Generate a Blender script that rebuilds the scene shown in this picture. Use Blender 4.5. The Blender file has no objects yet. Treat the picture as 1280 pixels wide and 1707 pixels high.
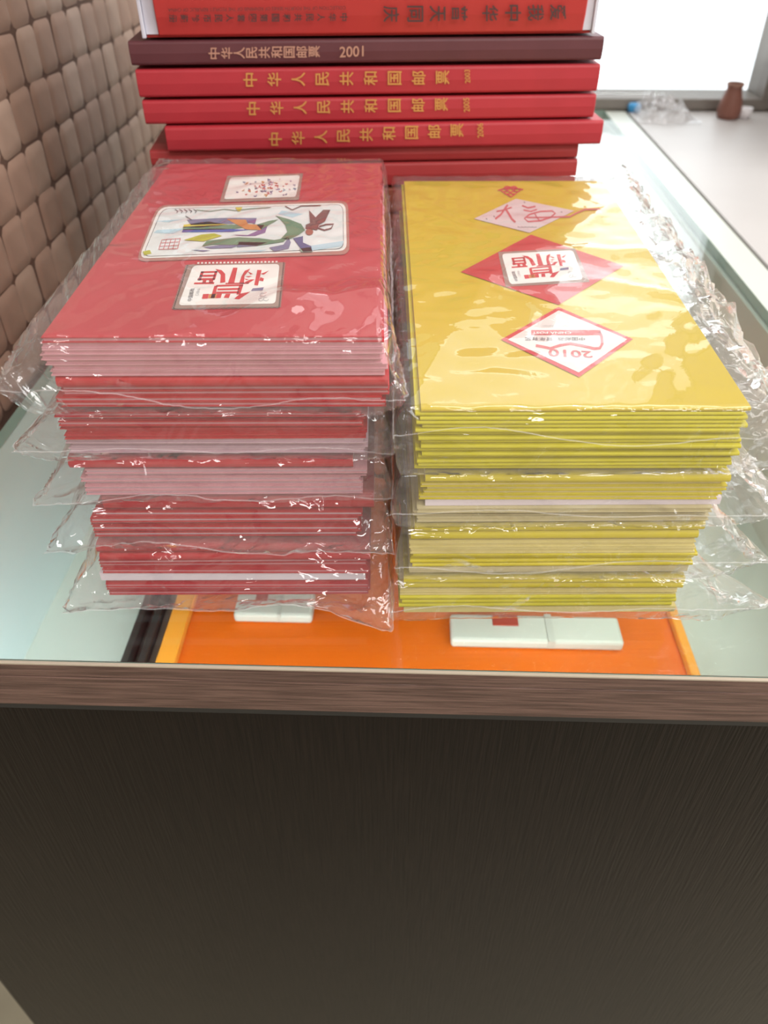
import bpy, bmesh, math, random
import numpy as np
from mathutils import Vector, Matrix, noise

random.seed(7)
scene = bpy.context.scene
C = scene.collection
S = 0.25          # metres per scene unit (the camera stands one unit above the glass)
ZG = 0.80         # height of the glass top above the floor, metres

def W(p):
    return Vector((p[0] * S, p[1] * S, p[2] * S + ZG))

# ------------------------------------------------------------------ camera
F, CX, CY = 1300.0, 640.0, 853.5
PITCH = math.atan(1058.5 / F)
YAW = math.atan(50 / math.hypot(F, 1058.5))
fw = np.array([-math.sin(YAW) * math.cos(PITCH), math.cos(YAW) * math.cos(PITCH), -math.sin(PITCH)])
rt = np.array([math.cos(YAW), math.sin(YAW), 0.0])
up = np.cross(rt, fw)
CAM = np.array([0.0, 0.0, 1.0])
cd = bpy.data.cameras.new('camera')
cam = bpy.data.objects.new('camera', cd)
C.objects.link(cam)
cam.matrix_world = Matrix(((rt[0], up[0], -fw[0], 0), (rt[1], up[1], -fw[1], 0), (rt[2], up[2], -fw[2], S + ZG), (0, 0, 0, 1)))
cd.sensor_fit = 'HORIZONTAL'
cd.sensor_width = 36.0
cd.lens = 36.0 * F / 1280.0
cd.clip_start = 0.01
cd.dof.use_dof = True
cd.dof.focus_distance = 0.31
cd.dof.aperture_fstop = 16.0
scene.camera = cam

# ------------------------------------------------------------------ world, lights, exposure
scene.view_settings.view_transform = 'Standard'
scene.view_settings.look = 'None'
scene.view_settings.gamma = 1.0
scene.view_settings.use_curve_mapping = False
scene.view_settings.exposure = -0.22
scene.cycles.transparent_max_bounces = 64
scene.cycles.max_bounces = 14
scene.cycles.sample_clamp_indirect = 6.0

world = bpy.data.worlds.new('daylight')
scene.world = world
world.use_nodes = True
bgn = world.node_tree.nodes['Background']
bgn.inputs[0].default_value = (0.93, 0.97, 1.0, 1)
bgn.inputs[1].default_value = 2.6

def area(name, loc, size, power, color=(1, 0.99, 0.98), rot=(0, 0, 0)):
    l = bpy.data.lights.new(name, 'AREA')
    l.shape = 'RECTANGLE'
    l.size, l.size_y = size
    l.energy = power
    l.color = color
    o = bpy.data.objects.new(name, l)
    C.objects.link(o)
    o.location = loc
    o.rotation_euler = rot
    return o

CEIL = 2.7
area('ceiling_fill_light', (1.4, -0.35, CEIL - 0.02), (1.2, 0.6), 26)  # unseen ceiling panel, set to the right so the counter's left stays darker
area('ceiling_fill_light', (0.6, 0.75, CEIL - 0.02), (1.2, 0.5), 12)
area('ceiling_fill_light', (2.6, -0.6, CEIL - 0.02), (1.2, 1.2), 40)  # larger unseen panel, strengthened to brighten the right
area('ceiling_fill_light', (0.7, -1.5, CEIL - 0.02), (1.2, 0.6), 42)  # fill added behind the camera to brighten the bundles' front faces
# unseen light added on the right to brighten that side of the panel
area('right_fill_light', (3.45, 0.0, 1.1), (2.0, 1.4), 60, (0.95, 0.98, 1.0), (0, math.pi / 2, 0))
def downlight(loc, power):
    l = bpy.data.lights.new('ceiling_downlight', 'SPOT')
    l.energy = power; l.shadow_soft_size = 0.03; l.spot_size = 1.9; l.spot_blend = 0.6; l.color = (1, 0.98, 0.96)
    o = bpy.data.objects.new('ceiling_downlight', l); C.objects.link(o); o.location = loc
for x, y in [(0.2, 0.05), (0.8, 0.1), (0.05, 0.75), (0.5, 0.75), (1.1, 0.6), (1.2, -0.5)]:
    downlight((x, y, CEIL - 0.03), 5)
# daylight of the shop window
area('window_daylight', (0.225, 1.27, 1.65), (0.5, 1.6), 3.2, (0.95, 0.98, 1.0), (-math.pi / 2, 0, 0))

# ------------------------------------------------------------------ helpers
def lin(c):
    return tuple(((x / 255) / 12.92 if x / 255 <= 0.04045 else ((x / 255 + 0.055) / 1.055) ** 2.4) for x in c)

MATS = {}
def mat(name, rgb, rough=0.5, spec=0.5, var=0.0, scale=40.0, stretch=(1, 1, 1), bump=0.0, metal=0.0, rgb2=None, coat=0.0):
    if name in MATS:
        return MATS[name]
    m = bpy.data.materials.new(name)
    m.use_nodes = True
    nt = m.node_tree
    b = nt.nodes['Principled BSDF']
    c = lin(rgb)
    b.inputs['Base Color'].default_value = (*c, 1)
    b.inputs['Roughness'].default_value = rough
    b.inputs['Specular IOR Level'].default_value = spec
    b.inputs['Metallic'].default_value = metal
    b.inputs['Coat Weight'].default_value = coat
    if var > 0 or bump > 0 or rgb2:
        tc = nt.nodes.new('ShaderNodeTexCoord')
        mp = nt.nodes.new('ShaderNodeMapping')
        mp.inputs['Scale'].default_value = stretch
        nz = nt.nodes.new('ShaderNodeTexNoise')
        nz.inputs['Scale'].default_value = scale
        nz.inputs['Detail'].default_value = 4
        nt.links.new(tc.outputs['Object'], mp.inputs[0])
        nt.links.new(mp.outputs[0], nz.inputs['Vector'])
        if var > 0 or rgb2:
            rp = nt.nodes.new('ShaderNodeValToRGB')
            c2 = lin(rgb2) if rgb2 else tuple(min(1, x * (1 + var)) for x in c)
            c1 = c if rgb2 else tuple(x * (1 - var) for x in c)
            rp.color_ramp.elements[0].color = (*c1, 1)
            rp.color_ramp.elements[0].position = 0.35
            rp.color_ramp.elements[1].color = (*c2, 1)
            rp.color_ramp.elements[1].position = 0.65
            nt.links.new(nz.outputs['Fac'], rp.inputs[0])
            nt.links.new(rp.outputs[0], b.inputs['Base Color'])
        if bump > 0:
            bp = nt.nodes.new('ShaderNodeBump')
            bp.inputs['Strength'].default_value = bump
            bp.inputs['Distance'].default_value = 0.002
            nt.links.new(nz.outputs['Fac'], bp.inputs['Height'])
            nt.links.new(bp.outputs[0], b.inputs['Normal'])
    MATS[name] = m
    return m

def film_mat(name, tint, haze, ior, rough, bump_scale, bump, refl=1.0):
    """thin clear sheet: straight-through light, Fresnel gloss and a little milky scatter"""
    m = bpy.data.materials.new(name)
    m.use_nodes = True
    nt = m.node_tree
    nt.nodes.clear()
    out = nt.nodes.new('ShaderNodeOutputMaterial')
    tr = nt.nodes.new('ShaderNodeBsdfTransparent')
    tr.inputs[0].default_value = (*tint, 1)
    gl = nt.nodes.new('ShaderNodeBsdfGlossy')
    gl.inputs['Color'].default_value = (refl, refl, refl, 1)
    gl.inputs['Roughness'].default_value = rough
    df = nt.nodes.new('ShaderNodeBsdfDiffuse')
    df.inputs[0].default_value = (0.95, 0.93, 0.95, 1)
    # Schlick reflectance, the same from both sides of the sheet
    f0 = ((ior - 1) / (ior + 1)) ** 2
    lw = nt.nodes.new('ShaderNodeLayerWeight')
    lw.inputs['Blend'].default_value = 0.5
    pw = nt.nodes.new('ShaderNodeMath'); pw.operation = 'POWER'; pw.inputs[1].default_value = 5.0
    fr = nt.nodes.new('ShaderNodeMath'); fr.operation = 'MULTIPLY_ADD'
    fr.inputs[1].default_value = 1 - f0; fr.inputs[2].default_value = f0
    nt.links.new(lw.outputs['Facing'], pw.inputs[0])
    nt.links.new(pw.outputs[0], fr.inputs[0])
    m1 = nt.nodes.new('ShaderNodeMixShader')
    m2 = nt.nodes.new('ShaderNodeMixShader')
    m1.inputs[0].default_value = haze
    nt.links.new(tr.outputs[0], m1.inputs[1])
    nt.links.new(df.outputs[0], m1.inputs[2])
    nt.links.new(fr.outputs[0], m2.inputs[0])
    nt.links.new(m1.outputs[0], m2.inputs[1])
    nt.links.new(gl.outputs[0], m2.inputs[2])
    nt.links.new(m2.outputs[0], out.inputs[0])
    if bump > 0:
        tc = nt.nodes.new('ShaderNodeTexCoord')
        nz = nt.nodes.new('ShaderNodeTexNoise')
        nz.inputs['Scale'].default_value = bump_scale
        nz.inputs['Detail'].default_value = 3
        nz.inputs['Distortion'].default_value = 1.2
        bp = nt.nodes.new('ShaderNodeBump')
        bp.inputs['Strength'].default_value = bump
        bp.inputs['Distance'].default_value = 0.0015
        nt.links.new(tc.outputs['Object'], nz.inputs['Vector'])
        nt.links.new(nz.outputs['Fac'], bp.inputs['Height'])
        for n in (gl, lw):
            nt.links.new(bp.outputs[0], n.inputs['Normal'])
    MATS[name] = m
    return m

def obj(name, me, parent=None, label=None, cat=None, group=None, kind=None):
    o = bpy.data.objects.new(name, me)
    C.objects.link(o)
    if parent is not None:
        o.parent = parent
    if label: o['label'] = label
    if cat: o['category'] = cat
    if group: o['group'] = group
    if kind: o['kind'] = kind
    return o

def empty(name, p, rz=0, **k):
    o = obj(name, None, **k)
    o.location = W(p)
    o.rotation_euler = (0, 0, rz)
    return o

class MB:
    """collects faces in scene units, builds one mesh"""
    def __init__(s):
        s.v, s.f, s.m, s.mats = [], [], [], []
    def mi(s, m):
        if m not in s.mats: s.mats.append(m)
        return s.mats.index(m)
    def poly(s, pts, m):
        i = len(s.v)
        s.v += [tuple(p) for p in pts]
        s.f.append(tuple(range(i, i + len(pts)))); s.m.append(s.mi(m))
    def box(s, a, b, m, mf=None):
        x0, y0, z0 = a; x1, y1, z1 = b
        i = len(s.v)
        s.v += [(x0, y0, z0), (x1, y0, z0), (x1, y1, z0), (x0, y1, z0), (x0, y0, z1), (x1, y0, z1), (x1, y1, z1), (x0, y1, z1)]
        for k, f in enumerate([(0, 3, 2, 1), (4, 5, 6, 7), (0, 1, 5, 4), (1, 2, 6, 5), (2, 3, 7, 6), (3, 0, 4, 7)]):
            s.f.append(tuple(i + q for q in f)); s.m.append(s.mi(mf[k] if mf and mf.get(k) else m))
    def prism(s, prof, x0, x1, m, ends=None):
        """profile of (y, z) points extruded along x"""
        n = len(prof); i = len(s.v)
        s.v += [(x0, y, z) for y, z in prof] + [(x1, y, z) for y, z in prof]
        for k in range(n):
            s.f.append((i + k, i + (k + 1) % n, i + n + (k + 1) % n, i + n + k)); s.m.append(s.mi(m))
        e = s.mi(ends or m)
        s.f.append(tuple(i + n - 1 - k for k in range(n))); s.m.append(e)
        s.f.append(tuple(i + n + k for k in range(n))); s.m.append(e)
    def lathe(s, prof, m, n=40, c=(0, 0)):
        i = len(s.v); k = len(prof)
        for a in range(n):
            t = 2 * math.pi * a / n
            s.v += [(c[0] + r * math.cos(t), c[1] + r * math.sin(t), z) for r, z in prof]
        for a in range(n):
            b = (a + 1) % n
            for j in range(k - 1):
                s.f.append((i + a * k + j, i + b * k + j, i + b * k + j + 1, i + a * k + j + 1)); s.m.append(s.mi(m))
    def mesh(s, name, world=False, smooth=False, fix=True):
        me = bpy.data.meshes.new(name)
        off = ZG if world else 0.0
        me.from_pydata([(x * S, y * S, z * S + off) for x, y, z in s.v], [], s.f)
        for m in s.mats: me.materials.append(m)
        me.polygons.foreach_set('material_index', s.m)
        if fix:
            bm = bmesh.new(); bm.from_mesh(me)
            bmesh.ops.recalc_face_normals(bm, faces=bm.faces)
            bm.to_mesh(me); bm.free()
        if smooth:
            me.polygons.foreach_set('use_smooth', [True] * len(me.polygons))
        me.update()
        return me

def bevel(o, w, seg=2):
    b = o.modifiers.new('bevel', 'BEVEL')
    b.width = w; b.segments = seg; b.limit_method = 'ANGLE'; b.angle_limit = 0.7
    return o

def structure(name, mb, label=None, **k):
    return obj(name, mb.mesh(name, True, **k), kind='structure', label=label, cat=None)

def ray(u, v):
    return fw + (u - CX) / F * rt - (v - CY) / F * up
def on_plane(u, v, p0, n):
    d = ray(u, v)
    return CAM + d * (np.dot(np.array(p0) - CAM, n) / np.dot(d, n))

# ------------------------------------------------------------------ materials
M_wood_h = mat('dark_wood_horizontal', (78, 56, 50), 0.42, 0.5, scale=26, stretch=(1.2, 30, 30), bump=0.35, rgb2=(112, 86, 78))
M_wood_v = mat('dark_wood_vertical', (17, 12, 10), 0.3, 0.13, scale=26, stretch=(30, 30, 1.0), bump=0.2, rgb2=(28, 21, 18))
M_groove = mat('dark_groove', (32, 32, 34), 0.5)
M_metal = mat('brushed_metal', (150, 150, 148), 0.3, 0.5, metal=1.0)
M_dmetal = mat('dark_metal', (96, 96, 96), 0.35, 0.5, metal=0.9)
M_pale = mat('pale_laminate', (208, 212, 204), 0.5)
M_cool = mat('cool_white_panel', (224, 238, 238), 0.5)
M_white = mat('white_laminate', (196, 193, 192), 0.45, 0.5, var=0.03, scale=6)
M_tile = mat('taupe_tile', (150, 122, 106), 0.6, 0.3, scale=30, bump=0.15, rgb2=(138, 111, 96))
M_tile2 = mat('taupe_tile_pale', (160, 135, 119), 0.55, 0.3, scale=30, bump=0.15, rgb2=(146, 121, 106))
M_grout = mat('brown_joint', (88, 66, 56), 0.8, 0.2)
M_floor = mat('beige_floor', (158, 150, 130), 0.5, var=0.08, scale=8)
M_ceil = mat('white_ceiling', (235, 233, 228), 0.8)
M_paint = mat('cream_wall', (214, 206, 196), 0.8, var=0.02, scale=5)
M_frame = mat('grey_frame', (130, 124, 118), 0.5)
M_orange = mat('orange_felt', (222, 100, 6), 0.55, 0.4, var=0.06, scale=9)
M_orange2 = mat('light_orange_rim', (246, 160, 50), 0.5)
M_film = film_mat('clear_film', (0.985, 0.98, 0.985), 0.06, 1.62, 0.04, 60, 0.1)
M_crinkle = film_mat('crinkled_film', (0.985, 0.98, 0.985), 0.045, 1.62, 0.04, 60, 0.1)
def crease(m):
    nt = m.node_tree
    bp = next(n for n in nt.nodes if n.type == 'BUMP'); nz = next(n for n in nt.nodes if n.type == 'TEX_NOISE')
    tc = next(n for n in nt.nodes if n.type == 'TEX_COORD')
    nz.inputs['Scale'].default_value = 25
    mx = nt.nodes.new('ShaderNodeVectorMath'); mx.operation = 'MULTIPLY_ADD'; mx.inputs[1].default_value = (.03, .03, .03)
    vo = nt.nodes.new('ShaderNodeTexVoronoi'); vo.feature = 'F1'; vo.inputs['Scale'].default_value = 55
    nt.links.new(nz.outputs['Color'], mx.inputs[0]); nt.links.new(tc.outputs['Object'], mx.inputs[2])
    nt.links.new(mx.outputs[0], vo.inputs['Vector']); nt.links.new(vo.outputs['Distance'], bp.inputs['Height'])
    bp.inputs['Strength'].default_value = 1.0; bp.inputs['Distance'].default_value = .006
crease(M_crinkle)
M_seam = film_mat('sealed_film', (0.97, 0.97, 0.97), 0.2, 1.6, 0.1, 60, 0.2)
M_glass = film_mat('counter_glass', (0.93, 0.975, 0.96), 0.0, 1.45, 0.0, 10, 0.0)
M_pane = film_mat('window_glass', (0.97, 0.98, 0.98), 0.0, 1.45, 0.0, 10, 0.0)
M_gedge = mat('green_glass_edge', (150, 178, 168), 0.2, 0.6)

# ------------------------------------------------------------------ setting
FZ = -ZG / S
mb = MB(); mb.box((-14, -14, FZ - .1), (14, 14, FZ), M_floor); structure('floor', mb)
mb = MB(); mb.box((-14, -14, (CEIL - ZG) / S), (14, 14, (CEIL - ZG) / S + .2), M_ceil); structure('ceiling', mb)
mb = MB(); mb.box((-14, -14.3, FZ), (14, -14, (CEIL - ZG) / S), M_paint); structure('wall_rear', mb)
mb = MB(); mb.box((14, -14, FZ), (14.3, 14, (CEIL - ZG) / S), M_paint); structure('wall_right', mb)
mb = MB(); mb.box((-5.2, -14, FZ), (-5, 14, (CEIL - ZG) / S), M_paint); structure('wall_side', mb)  # unseen wall, added to cut light reaching the counter from the left

WX = -0.95
wl_mb = MB(); wl_mb.box((-1.098, .845, FZ), (WX - .012, 4.9, (CEIL - ZG) / S), M_grout)
wall_left = structure('wall_left', wl_mb)
# pillow tiles, three centimetres square
def tile_mesh(name, m, w=.1185, t=.005, n=8):
    b = MB(); idx = {}
    for i in range(n + 1):
        for j in range(n + 1):
            a, c = 2 * i / n - 1, 2 * j / n - 1
            # rounded-square outline
            sx = a * math.sqrt(1 - .2 * c ** 10); sy = c * math.sqrt(1 - .2 * a ** 10)
            h = (1 - abs(a) ** 14) * (1 - abs(c) ** 14)
            idx[i, j] = len(b.v); b.v.append((t * max(0, h) ** .45, sx * w / 2, sy * w / 2))
    for i in range(n):
        for j in range(n):
            b.f.append((idx[i, j], idx[i + 1, j], idx[i + 1, j + 1], idx[i, j + 1])); b.m.append(b.mi(m))
    return b.mesh(name, smooth=True, fix=False)
tms = [tile_mesh('tile', M_tile), tile_mesh('tile', M_tile2)]
ncol, nrow = 27, 10
for i in range(ncol):
    for j in range(nrow):
        y = 1.045 + i * .1185; z = .052 + j * .1205
        o = obj('tile', tms[1 if random.random() < .25 else 0], wall_left)
        o.location = W((WX - .012, y + random.uniform(-.004, .004), z + random.uniform(-.004, .004)))
        o.rotation_euler = (random.uniform(-.02, .02), random.uniform(-.015, .015), random.uniform(-.015, .015))
        o.scale = (random.uniform(.8, 1.15), random.uniform(.985, 1.01), random.uniform(1.0, 1.02))

# window wall behind the counter
YW = 4.86
top = (CEIL - ZG) / S
mb = MB()
mb.box((-1.1, YW, FZ), (2.05, YW + .25, .0), M_paint)
mb.box((-1.1, YW, 6.2), (2.05, YW + .25, top), M_paint)
mb.box((-1.1, YW, 0), (-.12, YW + .25, 6.2), M_paint)
mb.box((2.05, YW, FZ), (14, YW + .25, top), M_paint)
structure('wall_window', mb)
win = empty('window_1', (0.5, YW, 0), kind='structure')
def wpart(name, a, b, m, parent=win, o0=(0.5, YW, 0)):
    q = MB(); q.box([a[k] - o0[k] for k in range(3)], [b[k] - o0[k] for k in range(3)], m)
    return bevel(obj(name, q.mesh(name), parent), .001)
wpart('window_sill', (-.12, YW - .06, 0), (1.98, YW + .2, .055), M_frame)
wpart('window_jamb', (1.93, YW - .06, .055), (1.985, YW + .2, 6.2), M_frame)
wpart('window_jamb', (-.12, YW - .06, .055), (-.04, YW + .2, 6.2), M_frame)
wpart('window_head', (-.04, YW - .06, 6.1), (1.93, YW + .2, 6.2), M_frame)
wpart('pane', (-.04, YW + .05, .055), (1.93, YW + .06, 6.1), M_pane)
mb = MB(); mb.box((1.99, 3.5, FZ), (2.14, YW, top), mat('mauve_wall', (176, 160, 152), .8)); structure('wall_return', mb)

# ------------------------------------------------------------------ display counter
Y0 = .82
GX0, GX1, GY1 = WX + .012, 1.075, 4.78
cnt = empty('display_counter', (0, Y0, FZ), label='dark brown wood veneer display counter with a glass top', cat='counter')
def cpart(name, a, b, m, bev=.0008, parent=cnt, o0=(0, Y0, FZ), mf=None):
    q = MB(); q.box([a[k] - o0[k] for k in range(3)], [b[k] - o0[k] for k in range(3)], m, mf)
    o = obj(name, q.mesh(name), parent)
    if bev: bevel(o, bev)
    return o
o = cpart('front_trim', (-1.25, Y0 - .002, -.112), (2.0, Y0 + .035, -.034), M_wood_h)
cpart('front_trim', (-1.25, Y0 - .002, -.034), (2.0, Y0 + .003, -.004), M_wood_h)
o['label'] = 'brown wood edge strip along the glass front'
cpart('trim_lip', (-1.25, Y0 - .003, -.004), (2.0, Y0 + .003, .0), mat('pale_edge', (176, 164, 148), .4), .0002)  # paler thin strip along the top of the trim
cpart('groove', (-1.2, Y0 + .008, -.135), (2.0, Y0 + .04, -.112), M_groove, 0)
o = cpart('front_panel', (-1.10, Y0 + .01, FZ), (2.0, Y0 + .045, -.135), M_wood_v)
o['label'] = 'very dark vertical grain wood panel'
ZS = -.52
cpart('shelf', (WX + .01, Y0 + .05, ZS - .05), (1.06, GY1, ZS), M_pale, 0)
cpart('side_panel', (1.06, Y0 + .05, FZ), (1.075, GY1, -.035), M_pale, 0)
cpart('side_panel', (WX, Y0 + .05, FZ), (WX + .01, GY1, -.035), M_cool, 0)
gl = MB(); gl.box((GX0, Y0 + .004, -.032), (GX1, GY1, 0), M_glass, {3: M_gedge, 2: M_gedge, 4: M_gedge, 5: M_gedge})
obj('glass_top', gl.mesh('glass_top', True), label='clear greenish glass sheet topping the dark display counter', cat='glass top')
# pale strip beside the glass and the white table beyond it
o = cpart('edge_rail', (1.078, Y0 + .05, -.06), (1.19, GY1, -.004), mat('pale_rail', (214, 220, 212), .3, .5), .001)
tb = empty('white_table', (1.6, 2.8, FZ), label='white tabletop running along the right of the glass counter', cat='table')
def tpart(name, a, b, m):
    return cpart(name, a, b, m, .001, tb, (1.6, 2.8, FZ))
tpart('tabletop', (1.205, .9, -.09), (1.985, 4.79, -.004), M_white)
for x in (1.25, 1.9):
    for y in (1.0, 4.68):
        tpart('leg', (x, y, FZ), (x + .05, y + .05, -.09), M_white)

case_fill = empty('case_fill_strip', (0, Y0 + .06, -.19), label='added light strip hidden under the glass to brighten the showcase', cat='added light')  # light added out of sight to brighten the inside of the case
cpart('case_fill_housing', (-.92, Y0 + .046, -.195), (.5, Y0 + .075, -.166), M_metal, 0, case_fill, (0, Y0 + .06, -.19))
l = area('case_fill_light', (0, 0, 0), (1.38 * S, .005), .75, (.92, .98, 1.0)); l.parent = case_fill; l.location = (-.21 * S, 0, -.008 * S); l.rotation_euler = (.6, 0, 0)
# orange display tray on the shelf under the glass
def shelf_px(u, v, z): return on_plane(u, v, (0, 0, z), np.array([0, 0, 1.]))
ZT = ZS + .08
xl = shelf_px(258, 1104, ZT)[0]; xl2 = shelf_px(290, 1106, ZT)[0]; xr = shelf_px(1168, 1123, ZT)[0]; xr2 = shelf_px(1152, 1122, ZT)[0]
xm0 = shelf_px(203, 1103, ZT)[0]
tray = empty('display_tray', (0, 1.2, ZS), label='orange lined tray under the glass with light orange rims', cat='tray')
def tray_part(name, a, b, m): return cpart(name, a, b, m, .0008, tray, (0, 1.2, ZS))
ty0, ty1 = 1.0, 2.9
tray_part('base', (xl2, ty0, ZS + .002), (xr2, ty1, ZT - .02), M_orange)
tray_part('rim', (xl, ty0, ZS + .002), (xl2, ty1, ZT), M_orange2)
tray_part('rim', (xr2, ty0, ZS + .002), (xr, ty1, ZT), M_orange2)
tray_part('rim', (xl, ty1, ZS + .002), (xr, ty1 + .05, ZT), M_orange2)
rail = empty('metal_rail', (xm0, 1.0, ZS), label='dark ribbed metal rail beside the orange tray under glass', cat='rail')
for k, (t, hgt, m) in enumerate([(0, .09, M_dmetal), (.26, .06, M_metal), (.5, .085, M_dmetal), (.76, .07, M_metal)]):
    w = (xl - xm0) * .98
    cpart('rib', (xm0 + w * t, 1.0, ZS + .002), (xm0 + w * (t + .235), 2.9, ZS + hgt), m, .0006, rail, (xm0, 1.0, ZS))
o = None
def box_pack(u0, u1, v0, v1, zt, lab):
    a = shelf_px(u0, v1, zt); b = shelf_px(u1, v1, zt); c = shelf_px(u1, v0, zt)
    p = empty('white_packet', ((a[0] + b[0]) / 2, a[1], ZT - .02), label=lab, cat='packet')
    w = (b[0] - a[0]) / 2; d = c[1] - a[1]; hh = zt - (ZT - .02)
    q = MB(); q.box((-w, 0, 0.002), (w, d, hh), mat('packet_white', (205, 205, 194), .4)); bevel(obj('wrapper', q.mesh('wrapper'), p), .002)
    q = MB(); q.box((-w * .5, d * .55, hh), (-w * .2, d * .95, hh + .003), mat('packet_red', (170, 60, 50), .5)); obj('seal', q.mesh('seal'), p)
    q = MB(); q.box((w * .12, -.002, .01), (w * .2, d, hh + .003), mat('packet_grey', (196, 196, 186), .4)); obj('band', q.mesh('band'), p)
box_pack(752, 1040, 1028, 1066, ZT + .012, 'white packet lying on the orange tray in front of the yellow cards')
box_pack(388, 520, 985, 1024, ZT + .012, 'small white packet on the orange tray below the red cards')

# ------------------------------------------------------------------ flat print helpers
def text_data(s, spacing=1.0, bold=0.0):
    cu = bpy.data.curves.new('lettering', 'FONT')
    cu.body = s; cu.space_character = spacing; cu.offset = bold
    cu.resolution_u = 3
    o = bpy.data.objects.new('lettering', cu); C.objects.link(o)
    bpy.context.view_layer.update()
    me = bpy.data.meshes.new_from_object(o.evaluated_get(bpy.context.evaluated_depsgraph_get()))
    vs = [(v.co.x, v.co.y) for v in me.vertices]; fs = [tuple(p.vertices) for p in me.polygons]
    bpy.data.objects.remove(o); bpy.data.curves.remove(cu); bpy.data.meshes.remove(me)
    return vs, fs
TXT = {}
class Print:
    """flat print laid out in photo pixels and unprojected on the surface it is printed on"""
    def __init__(s, p0, n, lift=.0006):
        n = np.array(n, float); s.n = n / np.linalg.norm(n); s.p0 = np.array(p0, float); s.mb = MB(); s.layer = 0; s.lift = lift
    def map(s, u, v):
        return tuple(on_plane(u, v, s.p0 + s.n * (s.lift + s.layer * .00035), s.n))
    def poly(s, pts, m):
        s.mb.poly([s.map(u, v) for u, v in pts], m)
    def up(s): s.layer += 1; return s
    def rquad(s, q, m, r=.12, n=4):
        out = []
        for k in range(4):
            p = np.array(q[k], float); a = np.array(q[k - 1], float); b = np.array(q[(k + 1) % 4], float)
            L = min(np.linalg.norm(a - p), np.linalg.norm(b - p)) * r
            pa = p + (a - p) * r if False else p + (a - p) / np.linalg.norm(a - p) * L; pb = p + (b - p) / np.linalg.norm(b - p) * L
            for i in range(n + 1):
                t = i / n; out.append(tuple((1 - t) ** 2 * pa + 2 * t * (1 - t) * p + t * t * pb))
        s.poly(out, m)
    def stroke(s, pts, w, m, taper=False):
        P = [np.array(p, float) for p in pts]; n = len(P); Lf, Rt = [], []
        for i in range(n):
            d = P[min(i + 1, n - 1)] - P[max(i - 1, 0)]; d = d / (np.linalg.norm(d) + 1e-9); nn = np.array([-d[1], d[0]])
            k = w / 2 * (1 if not taper else (.25 + .75 * math.sin(math.pi * (i + .5) / n)))
            Lf.append(P[i] + nn * k); Rt.append(P[i] - nn * k)
        for i in range(n - 1):
            s.poly([Lf[i], Lf[i + 1], Rt[i + 1], Rt[i]], m)
    def text(s, string, q, m, bold=0.0, spacing=1.0):
        """q: photo corners of the text box: bottom-left, bottom-right, top-right, top-left as the text is read"""
        key = (string, bold, spacing)
        if key not in TXT: TXT[key] = text_data(string, spacing, bold)
        vs, fs = TXT[key]
        if not vs: return
        xs = [a for a, b in vs]; ys = [b for a, b in vs]
        x0, x1, y0, y1 = min(xs), max(xs), min(ys), max(ys)
        q = [np.array(p, float) for p in q]; i0 = len(s.mb.v)
        for a, b in vs:
            u, w = (a - x0) / (x1 - x0 + 1e-9), (b - y0) / (y1 - y0 + 1e-9)
            p = (1 - u) * (1 - w) * q[0] + u * (1 - w) * q[1] + u * w * q[2] + (1 - u) * w * q[3]
            s.mb.v.append(s.map(*p))
        k = s.mb.mi(m)
        for f in fs: s.mb.f.append(tuple(i0 + j for j in f)); s.mb.m.append(k)
    def build(s, name, parent, label=None):
        me = s.mb.mesh(name, True, fix=False)
        o = obj(name, me, parent, label=label)
        if parent is not None:
            bpy.context.view_layer.update()
            o.matrix_parent_inverse = parent.matrix_world.inverted()
        return o
def conv(pts, k, ox, oy): return [(x / k + ox, y / k + oy) for x, y in pts]

# ------------------------------------------------------------------ stack of albums
M_red = mat('album_red', (172, 46, 56), .5, .4, var=.03, scale=60, bump=.08)
M_red2 = mat('album_red_shaded', (166, 54, 56), .5, .4, var=.03, scale=60, bump=.08)  # duller red that puts the recessed album's shade into its colour
M_maroon = mat('album_maroon', (92, 48, 54), .5, .4, var=.04, scale=60, bump=.08)
M_brown = mat('album_brown', (136, 66, 48), .5, .4, var=.05, scale=60)
M_top = mat('album_bright_red', (180, 54, 52), .4, .4, var=.02, scale=40)
M_page = mat('album_pages', (206, 190, 176), .8)
M_slip = mat('slipcase_white', (206, 208, 222), .4)
M_gold = mat('gold_foil', (206, 150, 82), .4, .5, metal=.25)
M_pgold = mat('pale_gold_foil', (186, 140, 120), .4, .5)
M_ink = mat('dark_ink', (70, 46, 46), .6)
BYAW = math.atan(.1 / 1.05)
def book_line(x, fwd):  # spine plane: point above x
    return 1.95 + (x + .61) * math.tan(BYAW) - fwd
def album(z0, z1, xa, xb, m, lab, fwd=0.0, yaw=BYAW, depth=.84, round_spine=.006, slip=False):
    ya = 1.95 + (xa + .61) * math.tan(BYAW) - fwd
    root = empty('album', (xa, ya, z0), yaw, label=lab, cat='book', group='albums stacked on the glass')
    w = (xb - xa) / math.cos(yaw); t = z1 - z0; b = .011
    q = MB()
    # hard cover: two boards and a spine with hinge grooves
    q.box((0, .03, 0), (w, depth, b), m); q.box((0, .03, t - b), (w, depth, t), m)
    r = round_spine
    prof = [(.034, 0), (r, 0), (r * .3, r * .3), (0, r), (-.002, t / 2), (0, t - r), (r * .3, t - r * .3), (r, t), (.034, t), (.03, t - b * .8), (.02, t - b), (.02, b), (.03, b * .8)]
    q.prism(prof, 0, w, m)
    bevel(obj('cover', q.mesh('cover'), root), .0004)
    q = MB(); q.box((.012, .026, b), (w - .012, depth - .02, t - b), M_page)
    obj('pages', q.mesh('pages'), root)
    n = (math.sin(yaw), -math.cos(yaw), 0)
    return root, Print((xa, ya, z0), n, .0035)
zs = [(.675, .722), (.611, .667), (.555, .605), (.498, .551), (.462, .496), (.405, .459)]
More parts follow.
